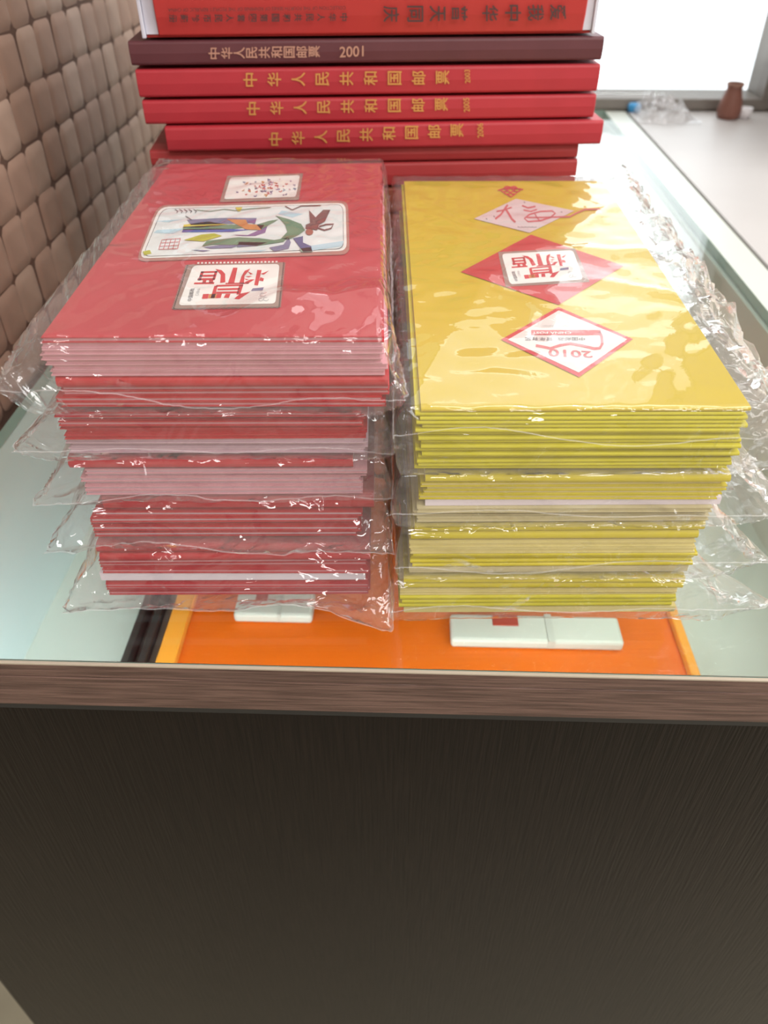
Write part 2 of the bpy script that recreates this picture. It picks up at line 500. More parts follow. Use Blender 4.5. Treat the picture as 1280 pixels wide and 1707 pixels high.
def spine_vert(pr, chars, us, vfun, size, m, cw=False, bold=.0):
    """characters one below another on the spine, lying on their side"""
    for ch, u in zip(chars, us):
        v = vfun(u); a = size / 2; hx = a
        if not cw:   # top of each character points left
            q = [(u + hx, v + a), (u + hx, v - a), (u - hx, v - a), (u - hx, v + a)]
        else:        # top points right
            q = [(u - hx, v - a), (u - hx, v + a), (u + hx, v + a), (u + hx, v - a)]
        pr.text(ch, q, m, bold)
TITLE = '中华人民共和国邮票'
def lerp(a, b, t): return a + (b - a) * t
def titled(root, pr, u0, v0, u1, v1, m, size, year=None, yq=None, bold=.012):
    us = [lerp(u0, u1, k / 8) for k in range(9)]
    spine_vert(pr, TITLE, us, lambda u: lerp(v0, v1, (u - u0) / (u1 - u0)), size, m, False, bold)
    if year: pr.text(year, yq, m, bold * .8)
    pr.build('lettering', root)
r, pr = album(*zs[0], -.618, .436, M_maroon, 'dark maroon stamp album with 2001 on its spine')
titled(r, pr, 357, 89, 524, 86, M_pgold, 19, '2001', [(566, 96), (606, 94), (606, 76), (566, 78)])
r, pr = album(*zs[1], -.613, .437, M_red, 'bright red gold lettered album directly under the maroon album')
titled(r, pr, 417, 133, 738, 129, M_gold, 23, '2003', [(784, 138), (783, 116), (774, 116), (775, 139)])
r, pr = album(*zs[2], -.610, .438, M_red, 'red gold lettered album, middle one of three alike')
titled(r, pr, 422, 181, 736, 174, M_gold, 22, '2005', [(783, 186), (782, 163), (772, 163), (773, 187)])
r, pr = album(*zs[3], -.566, .463, M_red, 'red gold lettered album lowest of three, pushed out to the right', .012)
titled(r, pr, 459, 232, 762, 217, M_gold, 22, '2006', [(806, 228), (805, 205), (795, 206), (796, 230)])
album(*zs[4], -.616, .415, M_red2, 'thin plain red album without lettering under the three gold lettered ones', -.01)
album(*zs[5], -.618, .418, M_red2, 'plain red album just above the backs of the card bundles', -.008)
for k in range(6):
    album(.003 + k * .0668, .065 + k * .0668, -.60 + .01 * (k % 2), .40 + .012 * (k % 3), M_brown,
          'brown album hidden behind the card bundles, %s up from the glass' % ['first', 'second', 'third', 'fourth', 'fifth', 'sixth'][k], -.01 - .004 * (k % 2))
# topmost album in a white slipcase
za, zb_ = .727, .93
xa, xb = -.585, .412
ya = book_line(xa, 0)
r = empty('slipcase_album', (xa, ya, za), BYAW, label='thick bright red album in a white slipcase on top of the stack', cat='book', group='albums stacked on the glass')
w = (xb - xa) / math.cos(BYAW); t = zb_ - za
q = MB(); q.box((0, .0, 0), (.008, .85, t), M_slip); q.box((w - .008, .0, 0), (w, .85, t), M_slip)
q.box((.008, .012, 0), (w - .008, .85, .006), M_top); q.box((.008, .012, t - .006), (w - .008, .85, t), M_top)
q.box((.008, .84, .006), (w - .008, .85, t - .006), M_slip)
bevel(obj('slipcase', q.mesh('slipcase'), r), .0004)
q = MB()
xs0, xs1 = .036, w - .028
q.prism([(.011, .001), (.002, .006), (-.006, .04), (-.012, t * .5), (-.006, t - .04), (.002, t - .006), (.011, t - .001), (.011, t - .008), (.83, t - .008), (.83, .008), (.011, .008)], xs0, xs1, M_top)
bevel(obj('book_cover', q.mesh('book_cover'), r), .001)
q = MB(); q.box((.009, .006, .007), (xs0 - .001, .8, t - .007), M_slip); obj('pages', q.mesh('pages'), r)
q = MB(); q.box((xs1 + .001, .006, .007), (w - .009, .8, t - .007), M_slip); obj('pages', q.mesh('pages'), r)
pr = Print((xa, ya, za), (math.sin(BYAW), -math.cos(BYAW), 0), .0145)
spine_vert(pr, '爱我中华', [930, 893, 855, 817], lambda u: 22 - (u - 800) * .01, 27, M_ink, True, .014)
spine_vert(pr, '普天同庆', [766, 729, 692, 652], lambda u: 22 - (u - 800) * .01, 27, M_ink, True, .014)
spine_vert(pr, '中华人民共和国第四套人民币珍藏册', [573 - k * 19 for k in range(16)], lambda u: 31 - (u - 288) * .009, 13, M_ink, True, .02)
pr.text("COLLECTION OF THE FOURTH SERIES OF RENMINBI OF THE PEOPLE'S REPUBLIC OF CHINA", [(576, 10), (280, 14), (280, 20), (576, 16)], M_ink)
pr.build('lettering', r)

# ------------------------------------------------------------------ bundles of greeting cards
M_cr = mat('card_red', (184, 34, 42), .38, .5, var=.04, scale=30)
M_crt = mat('card_red_print', (182, 50, 58), .35, .5, var=.05, scale=14)
M_pk = mat('card_pink_pages', (206, 150, 158), .7)
M_mv = mat('card_film_hazed_pages', (196, 166, 176), .7)  # mauve puts the film's haze into the page colour
M_wh = mat('card_white_pages', (226, 216, 226), .7)
M_cy = mat('card_yellow', (206, 190, 4), .38, .5, var=.03, scale=30)
M_cyt = mat('card_yellow_print', (198, 174, 8), .35, .5, var=.02, scale=10)
M_yg = mat('card_yellow_green', (200, 190, 12), .6)
M_cm = mat('card_cream_pages', (214, 200, 130), .7)
M_tn = mat('card_tan_pages', (196, 184, 140), .7)
CARDS = {}
def card_mesh(Wd, L, t, kind, mc, mp, mt=None):
    key = (Wd, L, round(t, 4), kind, mc.name, mp.name, mt.name if mt else '')
    if key in CARDS: return CARDS[key]
    q = MB(); b = t * .2
    if kind == 'fold':      # folded edge to the front: rounded spine round the pages
        r = t / 2
        fr = [(r * .9 - r * .9 * math.cos(a), t / 2 + r * math.sin(a)) for a in [math.pi * k / 8 - math.pi / 2 for k in range(9)]]
        fr = [(r * .9 * (1 - math.cos(a)), t / 2 + t / 2 * math.sin(a)) for a in [-math.pi / 2 + math.pi * k / 8 for k in range(9)]]
        q.prism([(L, 0)] + fr + [(L, t)], 0, Wd, mc, mp)
    elif kind == 'open':    # open edges to the front: cover, pages, cover
        q.box((0, 0, 0), (Wd, L, b), mc)
        q.box((.002, .003, b), (Wd - .002, L, t - b), mp)
        q.box((0, .001, t - b), (Wd, L, t), mt or mc, {1: mt or mc})
    else:                   # plain sheets
        q.box((0, 0, 0), (Wd, L, t), mp)
    me = q.mesh('greeting_card')
    CARDS[key] = me
    return me

ORD = [None, 'first', 'second', 'third', 'fourth', 'fifth', 'sixth', 'seventh', 'eighth', 'ninth', 'tenth', 'eleventh', 'twelfth', 'thirteenth', 'fourteenth', 'fifteenth', 'sixteenth', 'seventeenth', 'eighteenth', 'nineteenth', 'twentieth']
def bundle(origin, yaw, Wd, L, z0, z1, bands, mp_lab, pitch=0.0, jx=.006, jy=.004):
    """bands from the bottom up: (share, kind, cover, page, thickness, label)"""
    tot = sum(b[0] for b in bands); z = z0; last = None; made = []
    cy, sy = math.cos(yaw), math.sin(yaw)
    for share, kind, mc, mp, th, lab, dx in bands:
        hgt = (z1 - z0) * share / tot
        n = max(1, round(hgt / th)); t = hgt / n
        for i in range(n):
            o = obj('greeting_card', card_mesh(Wd, L, t * .93, kind, mc, mp), label=lab, cat='card', group=mp_lab)
            ax, ay = random.uniform(-jx, jx) + dx, random.uniform(-jy, jy) * 1.0
            o.location = W((origin[0] + ax * cy - ay * sy, origin[1] + ax * sy + ay * cy, z))
            o.rotation_euler = (pitch, 0, yaw + random.uniform(-.006, .006))
            z += t; last = o; made.append((o, lab))
    first = 2 if 'topmost' in mp_lab else 1
    for k, (o, lab) in enumerate(reversed(made)):
        o['label'] = lab % ORD[k + first]
    return last

RO, RYAW, RW, RL = (-.503, .972), math.radians(2.0), .462, .84
YO, YYAW, YW_, YL = (.024, .944), math.radians(2.0), .466, .965
G = 'red cards in the %s red bundle'
def red(n): return 'red card, fold facing front, %s from top of the ' + n + ' red bundle'
def redp(n): return 'card showing pale page edges, %s from top of the ' + n + ' red bundle'
def reds(n): return 'red edged open card, %s from top of the ' + n + ' red bundle'
def wht(n): return 'white insert sheet edge on, %s from top of the ' + n + ' red bundle'
T = .0085
A, B_, C_, D_, E_ = 'topmost', 'second highest', 'middle', 'second lowest', 'lowest'
ZR = [(.006, .128), (.137, .226), (.234, .306), (.314, .388), (.397, .499)]
bundle((RO[0] - .012, RO[1] - .002), RYAW, RW - .0, RL, *ZR[0], [(.3, 'open', M_cr, M_pk, T, reds(E_), 0), (.14, 'sheet', M_cr, M_wh, .018, wht(E_), -.004), (.2, 'open', M_cr, M_pk, T, reds(E_), .0), (.3, 'fold', M_cr, M_pk, .018, red(E_), .0)], G % E_)
bundle((RO[0] - .008, RO[1] + .004), RYAW, RW - .02, RL, *ZR[1], [(.6, 'open', M_cr, M_mv, T, redp(D_), 0), (.4, 'fold', M_cr, M_mv, .034, red(D_), .02)], G % D_)
bundle((RO[0] - .004, RO[1]), RYAW, RW - .02, RL, *ZR[2], [(.66, 'open', M_pk, M_mv, T, redp(C_), .004), (.34, 'fold', M_cr, M_mv, .024, red(C_), -.008)], G % C_)
bundle((RO[0] - .01, RO[1] - .002), RYAW, RW - .008, RL, *ZR[3], [(.38, 'open', M_mv, M_mv, T, redp(B_), .006), (.3, 'open', M_cr, M_cr, T, reds(B_), 0), (.32, 'open', M_cr, M_pk, T, reds(B_), 0)], G % B_)
bundle(RO, RYAW, RW + .014, RL, *ZR[4], [(.28, 'open', M_cr, M_pk, .0075, reds(A), 0), (.18, 'fold', M_cr, M_pk, .018, red(A), 0), (.46, 'open', M_pk, M_pk, T, redp(A), -.002)], G % A)
topred = obj('greeting_card', card_mesh(RW + .012, RL, .008, 'open', M_cr, M_pk, M_crt), label='red greeting card with a colourful painted panel on top of the red stack', cat='card', group=G % A)
ZRT = .507
topred.location = W((*RO, .499)); topred.rotation_euler = (0, 0, RYAW)

GY = 'yellow cards in the %s yellow bundle'
def yel(n): return 'yellow card, fold facing front, %s from top of the ' + n + ' yellow bundle'
def yelp(n): return 'card showing cream page edges, %s from top of the ' + n + ' yellow bundle'
def yels(n): return 'pale insert sheet edge on, %s from top of the ' + n + ' yellow bundle'
ZY = [(.006, .092), (.100, .205), (.213, .305), (.313, .413)]
YP = math.radians(1.6)
A, B_, C_, D_ = 'topmost', 'second highest', 'second lowest', 'lowest'
bundle((YO[0] - .022, YO[1]), YYAW, YW_ + .006, YL, *ZY[0], [(.16, 'sheet', M_cy, M_cm, .012, yels(D_), .004), (.34, 'fold', M_yg, M_cm, T, yel(D_), 0), (.15, 'open', M_cm, M_cm, T, yelp(D_), 0), (.35, 'fold', M_cy, M_cm, .016, yel(D_), .004)], GY % D_)
bundle((YO[0] - .008, YO[1] + .002), YYAW, YW_ - .002, YL, *ZY[1], [(.14, 'sheet', M_cy, M_tn, .008, yels(C_), -.006), (.3, 'fold', M_cy, M_cm, T, yel(C_), 0), (.2, 'open', M_cm, M_cm, T, yelp(C_), 0), (.36, 'fold', M_cy, M_cm, .02, yel(C_), .0)], GY % C_)
bundle((YO[0] + .005, YO[1] + .002), YYAW, YW_ - .006, YL, *ZY[2], [(.3, 'open', M_tn, M_tn, T, yels(B_), -.01), (.16, 'sheet', M_cy, M_wh, .016, yels(B_), .004), (.36, 'open', M_cy, M_cm, T, yelp(B_), .002), (.18, 'fold', M_cy, M_cm, .016, yel(B_), .004)], GY % B_)
bundle((YO[0] - .002, YO[1]), YYAW, YW_, YL, *ZY[3], [(1, 'fold', M_yg, M_yg, .0068, yel(A), 0)], GY % A, pitch=YP)
topyel = obj('greeting_card', card_mesh(YW_, YL, .007, 'fold', M_cyt, M_cm), label='yellow greeting card with three printed diamonds on top of the yellow stack', cat='card', group=GY % A)
topyel.location = W((*YO, .413)); topyel.rotation_euler = (YP, 0, YYAW)

# ------------------------------------------------------------------ prints on the two top cards
P_white = mat('print_white', (232, 232, 226), .4); P_grey = mat('print_grey', (160, 112, 104), .6)
P_border = mat('print_perforation', (150, 124, 112), .6)
P_red = mat('print_red', (196, 44, 48), .5); P_ink = mat('print_ink', (92, 88, 92), .5)
pal = {k: mat('paint_' + k, c, .5) for k, c in dict(purple=(120, 92, 140), slate=(110, 116, 146), yellow=(206, 190, 60), olive=(178, 178, 40), green=(92, 132, 100), teal=(128, 160, 140), orange=(196, 130, 62), blue=(62, 92, 170), sky=(176, 206, 216), brown=(112, 62, 58), skin=(150, 84, 62), navy=(70, 84, 130), red=(190, 70, 60), pink=(206, 150, 160)).items()}
def stamp_art(pr, cv, lay=True):
    """red ornamental lucky-word strokes; cv maps crop pixels to photo pixels"""
    pr.up()
    for q in [[(320, 72), (480, 68), (476, 84), (316, 88)], [(310, 106), (462, 102), (456, 122), (304, 126)], [(290, 138), (456, 136), (452, 156), (284, 158)], [(256, 180), (450, 176), (446, 194), (250, 196)],
              [(322, 72), (350, 72), (316, 160), (290, 160)], [(456, 70), (482, 68), (456, 150), (430, 152)], [(340, 156), (372, 156), (366, 184), (330, 186)], [(400, 154), (440, 154), (436, 184), (396, 184)],
              [(632, 36), (674, 36), (642, 186), (580, 188)], [(866, 58), (908, 58), (872, 208), (836, 204)], [(560, 184), (790, 180), (780, 192), (556, 196)],
              [(470, 204), (730, 196), (728, 212), (464, 220)], [(450, 212), (482, 210), (452, 330), (412, 332)], [(690, 206), (730, 204), (700, 296), (664, 296)], [(482, 238), (700, 232), (694, 250), (478, 256)], [(470, 268), (690, 264), (682, 284), (462, 288)],
              [(340, 292), (398, 290), (386, 336), (328, 338)], [(476, 290), (524, 288), (510, 330), (462, 332)], [(560, 290), (606, 288), (590, 330), (540, 328)], [(700, 288), (800, 268), (690, 342), (640, 338)],
              [(460, 48), (520, 60), (554, 96), (556, 176), (506, 184), (512, 104)], [(800, 44), (744, 66), (712, 120), (690, 188), (736, 194), (742, 116)],
              [(900, 96), (980, 64), (930, 104)], [(896, 128), (930, 140), (924, 168), (884, 160)], [(770, 70), (824, 96), (800, 104)], [(750, 120), (818, 116), (780, 130)], [(744, 176), (800, 150), (840, 150), (770, 192)], [(740, 142), (790, 150), (760, 156)]]:
        pr.poly(cv(q), P_red)
    pr.poly(cv([(400, 292), (474, 290), (462, 332), (388, 334)]), pal['orange'])
    pr.poly(cv([(822, 236), (930, 226), (918, 256), (804, 262)]), pal['slate'])
    g = mat('print_light_grey', (178, 180, 180), .5)
    for cx_, cy_, r_ in [(920, 300, 26), (950, 340, 24), (900, 345, 20)]:
        pr.stroke(cv([(cx_ + r_ * math.cos(a), cy_ + r_ * .7 * math.sin(a)) for a in [k * math.pi / 6 for k in range(11)]]), 1.1, g)
    c = cv([(184, 362), (214, 240), (262, 232), (232, 360)])
    pr.text('中国邮政', [c[0], c[1], c[2], c[3]] if False else [c[3], c[2], c[1], c[0]], P_ink, .01)
    c = cv([(262, 308), (286, 236), (318, 232), (296, 306)])
    pr.text('CHINA', [c[3], c[2], c[1], c[0]], g)

pr = Print((RO[0], RO[1], ZRT), (0, 0, 1), .0012)
# small stamp at the back
q1 = [(384, 296), (500, 292), (493, 328), (373, 332)]
pr.poly([(379, 293), (505, 289), (498, 333), (366, 337)], P_border); pr.up(); pr.rquad(q1, P_white, .12); pr.up()
rs = random.Random(3)
for k in range(64):
    u = rs.gauss(.58, .18); v = rs.gauss(.5, .2)
    if not (.14 < u < .95 and .1 < v < .9): continue
    x = lerp(lerp(384, 500, u), lerp(373, 493, u), v); y = lerp(lerp(296, 292, u), lerp(332, 328, u), v)
    a = rs.uniform(0, 3.1); l = rs.uniform(2, 6)
    pr.stroke([(x, y), (x + l * math.cos(a), y + l * .5 * math.sin(a)), (x + l * math.cos(a + .8), y + l * .7 * math.sin(a + .8))], rs.uniform(1.2, 2.6), pal[rs.choice(['red', 'purple', 'slate', 'pink', 'red', 'orange', 'navy'])])
pr.build('stamp_print', topred, 'small white stamp with a crowd of tiny coloured figures')
# large painted panel
pr = Print((RO[0], RO[1], ZRT), (0, 0, 1), .0012)
cv = lambda pts: conv(pts, 1280 / 380, 220, 330)
pr.rquad([(263, 342), (580, 334), (583, 424), (226, 436)], mat('print_panel_edge', (170, 120, 108), .5), .16); pr.up()
pr.rquad([(266, 345), (576, 338), (578, 418), (231, 431)], P_white, .16); pr.up()
pr.rquad([(270, 347.5), (572, 340.5), (573, 415), (237, 428)], P_ink, .16); pr.up()
pr.rquad([(271, 348), (571.3, 341), (572, 414.3), (238, 427.3)], mat('print_pale', (220, 226, 224), .4), .16); pr.up()
for pts, c in [([(140, 180), (300, 170), (230, 200), (120, 196)], 'sky'), ([(990, 270), (1190, 240), (1180, 270), (1010, 296)], 'sky'), ([(840, 70), (960, 90), (900, 110), (820, 90)], 'sky'), ([(560, 300), (760, 290), (720, 302)], 'sky'), ([(130, 130), (300, 118), (200, 136)], 'sky'),
               ([(60, 300), (100, 292), (110, 312), (70, 322)], 'olive')]: pr.poly(cv(pts), pal[c])
pr.up()
for pts, c in [([(310, 122), (500, 112), (700, 112), (690, 140), (560, 144), (330, 152)], 'slate'), ([(290, 150), (430, 132), (540, 150), (380, 166), (288, 166)], 'yellow'),
               ([(286, 162), (400, 156), (560, 148), (680, 164), (500, 178), (286, 180)], 'green'), ([(286, 176), (500, 172), (660, 178), (560, 190), (280, 192)], 'blue'),
               ([(560, 206), (650, 208), (700, 186), (762, 150), (748, 194), (690, 213), (620, 213)], 'purple')]: pr.poly(cv(pts), pal[c])
pr.up()
for pts, c in [([(530, 118), (640, 122), (650, 146), (744, 152), (722, 180), (640, 176), (590, 150)], 'orange'), ([(700, 150), (770, 128), (824, 120), (770, 150), (726, 178)], 'green'), ([(640, 128), (700, 116), (690, 146)], 'purple'),
               ([(804, 98), (880, 118), (950, 146), (972, 180), (940, 204), (880, 234), (836, 228), (872, 190), (860, 150), (832, 118)], 'green'),
               ([(392, 272), (420, 240), (600, 220), (720, 226), (800, 236), (880, 220), (850, 246), (700, 268), (560, 262), (450, 262)], 'green'),
               ([(290, 236), (390, 205), (460, 198), (506, 212), (460, 226), (400, 244), (350, 240)], 'olive'), ([(400, 276), (500, 264), (600, 266), (560, 280), (440, 284)], 'slate'),
               ([(330, 290), (440, 294), (400, 301)], 'slate'), ([(600, 246), (760, 250), (700, 268), (590, 276)], 'slate'),
               ([(770, 278), (850, 262), (880, 222), (892, 250), (880, 284), (800, 300)], 'slate'), ([(904, 226), (960, 214), (960, 250), (1006, 270), (1012, 300), (960, 302), (930, 260)], 'navy'), ([(940, 284), (1004, 276), (1014, 302), (950, 304)], 'teal')]: pr.poly(cv(pts), pal[c])
pr.up()
pr.poly(cv([(994, 68), (1030, 108), (1074, 66), (1114, 66), (1084, 130), (1050, 150), (1040, 180), (974, 170), (976, 150), (1000, 140)]), pal['brown'])
pr.poly(cv([(996 + 22 * math.cos(a), 190 + 18 * math.sin(a)) for a in [k * math.pi / 6 for k in range(12)]]), pal['skin'])
pr.stroke(cv([(1050, 160), (1090, 148), (1132, 146), (1118, 170), (1080, 180), (1044, 168)]), 2.2, pal['brown'])
for k in range(5):
    x = 240 + k * 26; pr.stroke(cv([(x, 62), (x + 18, 74), (x + 10, 84)]), 1.6, P_ink, True)
pr.stroke(cv([(360, 66), (440, 74), (520, 62), (580, 70), (660, 60), (780, 52)]), 1.0, pal['green'])
pr.stroke(cv([(860, 46), (900, 66), (950, 44), (1060, 42)]), 1.4, pal['brown']); pr.poly(cv([(580, 52), (620, 52), (608, 74), (594, 74)]), pal['yellow'])
pr.stroke(cv([(300, 100), (320, 112), (336, 124)]), 1.2, P_ink)
for t in range(5):
    pr.stroke(cv([(lerp(168, 272, t / 4), lerp(234, 226, t / 4)), (lerp(150, 256, t / 4), lerp(288, 284, t / 4))]), .9, P_red)
for t in range(4):
    pr.stroke(cv([(lerp(168, 150, t / 3), lerp(234, 288, t / 3)), (lerp(272, 256, t / 3), lerp(226, 284, t / 3))]), .8, P_red)
pr.build('painted_panel', topred, 'wide white panel painted with a winged green and blue beast')
# front stamp
pr = Print((RO[0], RO[1], ZRT), (0, 0, 1), .0012)
pr.poly([(312, 441), (474, 437), (466, 512), (288, 515)], P_border)
for k in range(22):
    for a, b in [((312, 441), (288, 515)), ((474, 437), (466, 512)), ((288, 515), (466, 512))]:
        x, y = lerp(a[0], b[0], (k + .5) / 22), lerp(a[1], b[1], (k + .5) / 22); pr.poly([(x - 2.2, y - 1), (x + 2.2, y - 1), (x + 2.2, y + 1), (x - 2.2, y + 1)], P_border)
for k in range(22):
    x = 329 + k * 6.2; pr.poly([(x, 437.2 - k * .1), (x + 3.4, 437.1 - k * .1), (x + 3.2, 439.6 - k * .1), (x - .2, 439.7 - k * .1)], P_white)
pr.up(); pr.rquad([(322, 442.5), (466, 440), (459, 506), (297, 509)], P_white, .1)
stamp_art(pr, lambda pts: conv(pts, 1280 / 220, 280, 440))
pr.build('stamp_print', topred, 'white stamp with red ornamental lettering')

YN = (math.sin(YYAW) * math.sin(YP), -math.cos(YYAW) * math.sin(YP), math.cos(YP))
YT = (YO[0], YO[1], .420)
def yprint(): return Print(YT, YN, .0012)
pr = yprint(); cv = lambda pts: conv(pts, 4, 760, 290)
pr.poly(cv([(120, 298), (400, 165), (790, 245), (490, 392)]), mat('print_lilac_white', (206, 190, 190), .4)); pr.up()
P_fu = mat('print_fu_red', (190, 84, 88), .5)
for pts, w in [([(262, 300), (300, 270), (330, 225), (345, 206)], 3.2), ([(330, 232), (350, 262), (372, 300), (396, 322)], 3.4), ([(270, 250), (320, 240), (372, 222)], 2.4), ([(440, 210), (480, 226), (530, 216)], 2.6), ([(450, 240), (500, 250), (540, 236)], 2.2),
               ([(640, 246), (560, 250), (490, 270), (456, 296), (480, 318), (560, 312), (630, 290), (662, 262), (640, 246)], 2.6), ([(470, 290), (580, 290), (680, 286), (760, 284), (800, 262), (860, 236), (960, 234)], 2.4), ([(520, 255), (540, 290), (560, 314)], 2.0)]:
    pr.stroke(cv(pts), w, P_fu, False)
for k in range(16): pr.stroke(cv([(412 + k * 8, 350 + (k % 3) * 4), (416 + k * 8, 356)]), 1.2, P_ink)
for x, y in [(452, 186), (700, 250), (200, 296), (250, 280)]: pr.stroke(cv([(x, y), (x + 8, y + 6)]), 1.4, P_ink)
pr.build('diamond_print', topyel, 'pale diamond with red brush calligraphy')
pr = yprint(); pr.up()
for a in range(6):
    t = a * math.pi / 3; cxx, cyy = 851 + 11 * math.cos(t), 317 + 4.5 * math.sin(t)
    pr.stroke([(cxx + 5 * math.cos(b), cyy + 2.6 * math.sin(b)) for b in [k * math.pi / 4 for k in range(9)]], 1.8, P_red)
pr.stroke([(830, 317), (851, 312), (872, 316)], 2, P_red); pr.stroke([(846, 324), (852, 328), (858, 324)], 2, P_red)
pr.build('knot_print', topyel, 'small red knot emblem')
pr = yprint()
pr.poly([(768, 453), (885, 391), (1040, 443), (931, 508)], mat('print_deep_red', (188, 48, 46), .45)); pr.up()
pr.poly([(830, 420), (958, 414), (983, 470), (843, 478)], P_border); pr.up()
pr.rquad([(836, 423), (955, 417), (972, 466), (850, 474)], P_white, .12)
def ycv(pts):   # same stamp, laid out between its four corners
    o = []
    for x, y in pts:
        v = (y - 15) / 380; u = (x - lerp(240, 100, v)) / (lerp(1080, 1035, v) - lerp(240, 100, v))
        o.append((lerp(lerp(836, 955, u), lerp(850, 972, u), v), lerp(lerp(423, 417, u), lerp(474, 466, u), v)))
    return o
stamp_art(pr, ycv)
pr.build('stamp_print', topyel, 'white stamp on a red diamond')
pr = yprint(); cv = lambda pts: conv(pts, 1280 / 260, 820, 500)
outer = [(70, 325), (545, 55), (1160, 320), (715, 635)]
zz = []
for k in range(4):
    a, b = outer[k], outer[(k + 1) % 4]
    for i in range(24):
        t0, t1 = i / 24, (i + .5) / 24
        p = (lerp(a[0], b[0], t0), lerp(a[1], b[1], t0)); q = (lerp(a[0], b[0], t1), lerp(a[1], b[1], t1))
        c = (610, 335); g = .985
        zz += [p, (c[0] + (q[0] - c[0]) * g, c[1] + (q[1] - c[1]) * g)]
P_rose = mat('print_rose', (196, 84, 84), .5)
pr.poly(cv(zz), P_red); pr.up()
pr.poly(cv([(130, 325), (548, 85), (1110, 322), (712, 595)]), mat('print_light', (216, 210, 204), .4)); pr.up()
pr.poly(cv([(322, 247), (890, 247), (900, 290), (322, 288)]), P_rose)
pr.stroke(cv([(880, 262), (900, 300), (905, 360), (885, 395), (840, 400), (740, 375), (640, 358), (560, 372), (480, 398), (420, 385), (360, 374)]), 4.6, P_rose, False); pr.up()
def upside(x0, x1, y0, y1, s=0):  # text box turned half a turn
    return cv([(x1, y0), (x0, y0 + s), (x0, y1 + s), (x1, y1)])
pr.text('CHINA POST', upside(330, 650, 260, 278), P_white, .01)
pr.text('中国邮政  贺年有奖', upside(270, 762, 305, 334), P_ink)
pr.text('2010', cv([(815, 420), (465, 400), (465, 462), (830, 475)]), P_rose, .015)
pr.text("CHINA POST NEW YEAR'S LOTTERY", upside(415, 760, 206, 218), mat('print_light_grey', (178, 180, 180), .5))
pr.build('diamond_print', topyel, 'pale diamond with a red border reading 2010')

